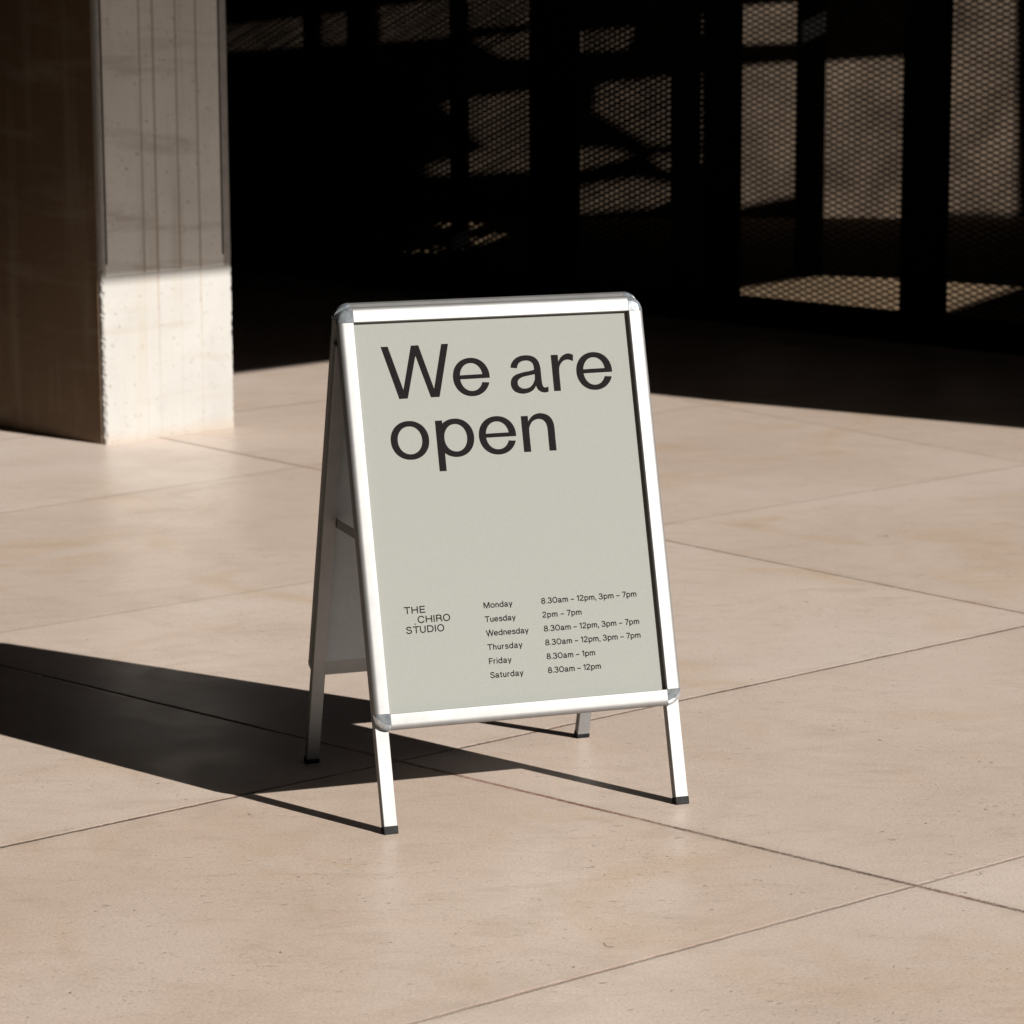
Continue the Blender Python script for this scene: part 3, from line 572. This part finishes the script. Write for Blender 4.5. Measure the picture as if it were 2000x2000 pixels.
# local x runs along the fence (towards the camera side), local y away from the plaza
MB, MT = .125, 2.35
posts = [(-8.6, .12), (-6.9, .12), (-5.4, .12), (-4.1, .12), (-2.68, .17), (-1.22, .30), (-.10, .19), (1.105, .225), (1.86, .2), (3.1, .2), (4.6, .2)]
for t, wd in posts:
    bm = bmesh.new(); box(bm, (t - wd / 2, -.03, .0), (t + wd / 2, .03, 2.45))
    obj("post", bm, M_BLACK, fence, bevel=.004)
bm = bmesh.new(); box(bm, (-9.0, -.10, .0), (5.0, .10, .115)); obj("kerb", bm, M_BLACK, fence, bevel=.006)
bm = bmesh.new(); box(bm, (-9.0, -.026, MT - .01), (5.0, .026, MT + .06)); obj("top_rail", bm, M_BLACK, fence)
CW, CH, SW, TH = .069, .0275, .0060, .0046
def clip(x0, x1, z0, z1, px, pz, dx, dz):
    t0, t1 = -1e9, 1e9
    for a0, a1, pp, dd in ((x0, x1, px, dx), (z0, z1, pz, dz)):
        ta, tb = (a0 - pp) / dd, (a1 - pp) / dd
        t0 = max(t0, min(ta, tb)); t1 = min(t1, max(ta, tb))
    return (t0, t1) if t1 > t0 + 1e-4 else None
for (ta, wa), (tb, wb), layer in [(p, q, k) for p, q in zip(posts[:-1], posts[1:]) for k in ((0, 1) if q[0] < 0 else (0,))]:
    x0, x1 = ta + wa / 2 - .005, tb - wb / 2 + .005        # the bays on the left carry a second sheet on the back
    bm = bmesh.new()
    for fam, sg in ((0, 1), (1, -1)):
        dx, dz = CW, CH * sg; sw_ = SW if tb > 0 else .0092
        ln = math.hypot(dx, dz); ux, uz = dx / ln, dz / ln; nx, nz = -uz * sw_ / 2, ux * sw_ / 2
        k0 = int((x1 - x0) / CW) + 2; k1 = int((MT - MB) / CH) + 2
        rng = range(-k0 - 1, k1 + 1) if sg > 0 else range(-1, k0 + k1 + 2)
        for k in rng:
            pz = MB + k * CH + layer * .006 + random.uniform(-.0012, .0012); px = x0
            c = clip(x0, x1, MB, MT, px, pz, ux, uz)
            if not c: continue
            y = fam * .0052 - .0026 + layer * .045
            q = []
            for tt in c:
                bx, bz = px + ux * tt, pz + uz * tt
                q.append([(bx + nx, y - TH / 2, bz + nz), (bx + nx, y + TH / 2, bz + nz), (bx - nx, y + TH / 2, bz - nz), (bx - nx, y - TH / 2, bz - nz)])
            hexa(bm, q[0] + q[1])
    obj("mesh_panel", bm, M_MESH, fence)

# ------------------------------------------------------------------ rear wall, columns, kerb step of the hall
bm = bmesh.new(); box(bm, (-9, 20.0, 0), (9, 20.25, 3.0))
tag(obj("rear_wall", bm, M_WALL), "brown rendered wall with patches of sun seen through the mesh fence", "wall")
def steel_column(x, y, wd, label):
    c = empty("steel_column", (x, y, .004), .12)
    tag(c, label, "column", "black steel columns behind the mesh fence")
    bm = bmesh.new(); box(bm, (-wd / 2, -.06, .012), (wd / 2, .06, 2.99)); obj("shaft", bm, M_BLACK, c, bevel=.004)
    bm = bmesh.new(); box(bm, (-wd / 2 - .03, -.09, 0), (wd / 2 + .03, .09, .012)); obj("base_plate", bm, M_BLACK, c)
steel_column(1.62, 16.15, .135, "black steel column behind the mesh, between the two sunniest fence bays")
steel_column(-.31, 17.9, .095, "slim black steel column behind the mesh, above the middle of the sign")
steel_column(-1.23, 18.6, .105, "slim black steel column behind the mesh, nearest the concrete pillar")
steel_column(.90, 15.3, .135, "black steel column behind the mesh, above the right corner of the sign")

# ------------------------------------------------------------------ canopy roof: slab with openings added and shaped to throw the sun patches
HR, TR = 3.0, .12
def up_to_roof(x, y, z): return (x + (HR - z) * SX, y + (HR - z) * SY)
l1 = Vector((-1.143, 12.155)); d1 = Vector((.703, .711)).normalized()
l2 = Vector((.791, 11.314)); d2 = Vector((1.058, -.733)).normalized()
den = d1.x * d2.y - d1.y * d2.x
k = ((l2 - l1).x * d2.y - (l2 - l1).y * d2.x) / den
P0 = l1 + d1 * k
PK = Vector((-.70, 12.60))
sh = [PK, l2, P0 + d2 * 11, Vector((16, 8)), Vector((16, 27)), Vector((-14, 27)), Vector((-18, 12)), P0 - d1 * 14]
bm = bmesh.new()
lo = [bm.verts.new((*up_to_roof(p.x, p.y, 0), HR)) for p in sh]
hi = [bm.verts.new((v.co.x, v.co.y, HR + TR)) for v in lo]
bm.faces.new(lo); bm.faces.new(hi)
for i in range(len(lo)): bm.faces.new((lo[i], lo[(i + 1) % len(lo)], hi[(i + 1) % len(lo)], hi[i]))
roof = obj("canopy_roof", bm, M_SOFFIT)
tag(roof, "flat dark canopy roof slab above the pillar and the hall, out of the picture, with openings added for the sun patches", "roof")
YW = 20.0
WALLP = [  # sun patch outlines on the rear wall, each cut as an added opening
    ((1.52,1.41), (1.91,1.43), (1.92,1.17), (1.53,1.16)),
    ((1.53,1.01), (1.92,1.04), (1.93,0.16), (1.54,0.08)),
    ((2.08,1.04), (2.63,1.07), (2.66,-0.02), (2.09,-0.01)),
    ((2.89,1.50), (3.36,1.49), (3.40,0.02), (2.92,0.04)),
    ((0.45,1.24), (0.83,1.28), (0.78,1.13), (0.45,1.11)),
    ((0.58,0.90), (1.10,0.95), (1.10,0.50), (0.94,0.50), (0.56,0.73)),
    ((0.45,0.47), (0.66,0.47), (0.82,0.42), (0.45,0.33)),
    ((0.94,0.42), (1.32,0.45), (1.32,0.37), (1.04,0.33)),
    ((0.46,0.21), (0.80,0.27), (1.18,0.21), (1.01,0.09), (0.46,0.04)),
    ((1.24,1.35), (1.32,1.35), (1.32,1.22), (1.24,1.22)),
    ((1.24,0.97), (1.32,0.97), (1.33,0.50), (1.24,0.50)),
    ((-0.87,1.41), (-0.36,1.47), (-0.36,1.22), (-0.86,1.18)),
    ((-0.29,1.51), (0.15,1.50), (0.15,1.30), (-0.29,1.27)),
    ((-0.26,1.20), (0.15,1.25), (0.15,1.07), (-0.06,1.08)),
    ((-0.47,0.78), (0.15,0.86), (0.15,0.33), (-0.56,0.30), (-0.58,0.36), (-0.16,0.47)),
    ((-1.90,1.29), (-1.34,1.35), (-1.34,1.16), (-1.90,1.12)),
    ((-1.25,1.36), (-1.02,1.38), (-1.03,1.18), (-1.25,1.17)),
]
FLOORP = [
    ((0.98,14.82), (1.00,15.18), (1.68,16.08), (2.09,15.90), (2.64,15.45), (2.07,14.28), (1.80,13.69)),
    ((-0.63,17.52), (-0.19,18.54), (-0.06,18.91), (-0.04,18.65), (-0.36,17.61)),
    ((-0.48,19.6), (-0.21,19.7), (-0.22,19.2), (-0.45,19.25)),
]
bmc = bmesh.new()
def opening(pts):
    a = [bmc.verts.new((x - .05 * SX, y - .05 * SY, HR - .05)) for x, y in pts]
    b = [bmc.verts.new((x + (TR + .05) * SX, y + (TR + .05) * SY, HR + TR + .05)) for x, y in pts]
    bmc.faces.new(a); bmc.faces.new(b)
    for i in range(len(a)): bmc.faces.new((a[i], a[(i + 1) % len(a)], b[(i + 1) % len(a)], b[i]))
for P in WALLP: opening([up_to_roof(x, YW, z) for x, z in P])
for P in FLOORP: opening([up_to_roof(x, y, 0) for x, y in P])
bmesh.ops.recalc_face_normals(bmc, faces=bmc.faces)
cme = bpy.data.meshes.new("cutter"); bmc.to_mesh(cme); bmc.free()
cut = bpy.data.objects.new("cutter", cme); COL.objects.link(cut)
md = roof.modifiers.new("cut", 'BOOLEAN'); md.operation = 'DIFFERENCE'; md.object = cut; md.solver = 'EXACT'; md.use_self = True
dg = bpy.context.evaluated_depsgraph_get()
me2 = bpy.data.meshes.new_from_object(roof.evaluated_get(dg))
roof.modifiers.clear(); roof.data = me2
bpy.data.objects.remove(cut, do_unlink=True)

# ------------------------------------------------------------------ the building added unseen to block the sky; sun enters by a hole in its ceiling
sky_shell = empty("sky_blocker", (0, 4, 0))
tag(sky_shell, "added unseen dark building around and above the plaza with one large roof opening, outside the picture", "blocker")
def pbox(nm, a, b):  # added unseen walls that keep sky light off the plaza
    bm = bmesh.new(); box(bm, (a[0], a[1] - 4, a[2]), (b[0], b[1] - 4, b[2])); obj(nm, bm, M_BLOCKER, sky_shell)
for nm, a, b in (("wall", (-16, -14, 0), (-15.8, 24, 7.59)), ("wall", (-15.79, -14, 0), (23.8, -13.8, 7.59)),  # added unseen walls of the sky blocker
                 ("wall", (23.8, -14, 0), (24, 24, 7.59)), ("wall", (-15.79, 23.8, 0), (23.79, 24, 7.59))):
    pbox(nm, a, b)
inner = [(10.6, -7.2), (13.5, -7.2), (14.2, -4.0), (14.9, 2.2), (16.2, 13.4), (7.0, 13.4), (9.1, 2.6), (9.6, -.6), (9.65, -3.0), (10.4, -6.8)]  # hole shaped to pass the sun onto the visible area
outer = [(-16, -14), (24, -14), (24, 24), (-16, 24)]
bm = bmesh.new()
def band(z): 
    o = [bm.verts.new((x, y - 4, z)) for x, y in outer]; i = [bm.verts.new((x, y - 4, z)) for x, y in inner]
    es = [bm.edges.new((l[k], l[(k + 1) % len(l)])) for l in (o, i) for k in range(len(l))]
    bmesh.ops.triangle_fill(bm, use_beauty=True, use_dissolve=False, edges=es)
    return o, i
A1, B1 = band(7.6); A2, B2 = band(7.8)
for p, q in ((A1, A2), (B1, B2)):
    for k in range(len(p)): bm.faces.new((p[k], p[(k + 1) % len(p)], q[(k + 1) % len(q)], q[k]))
obj("blocker_ceiling", bm, M_BLOCKER, sky_shell)
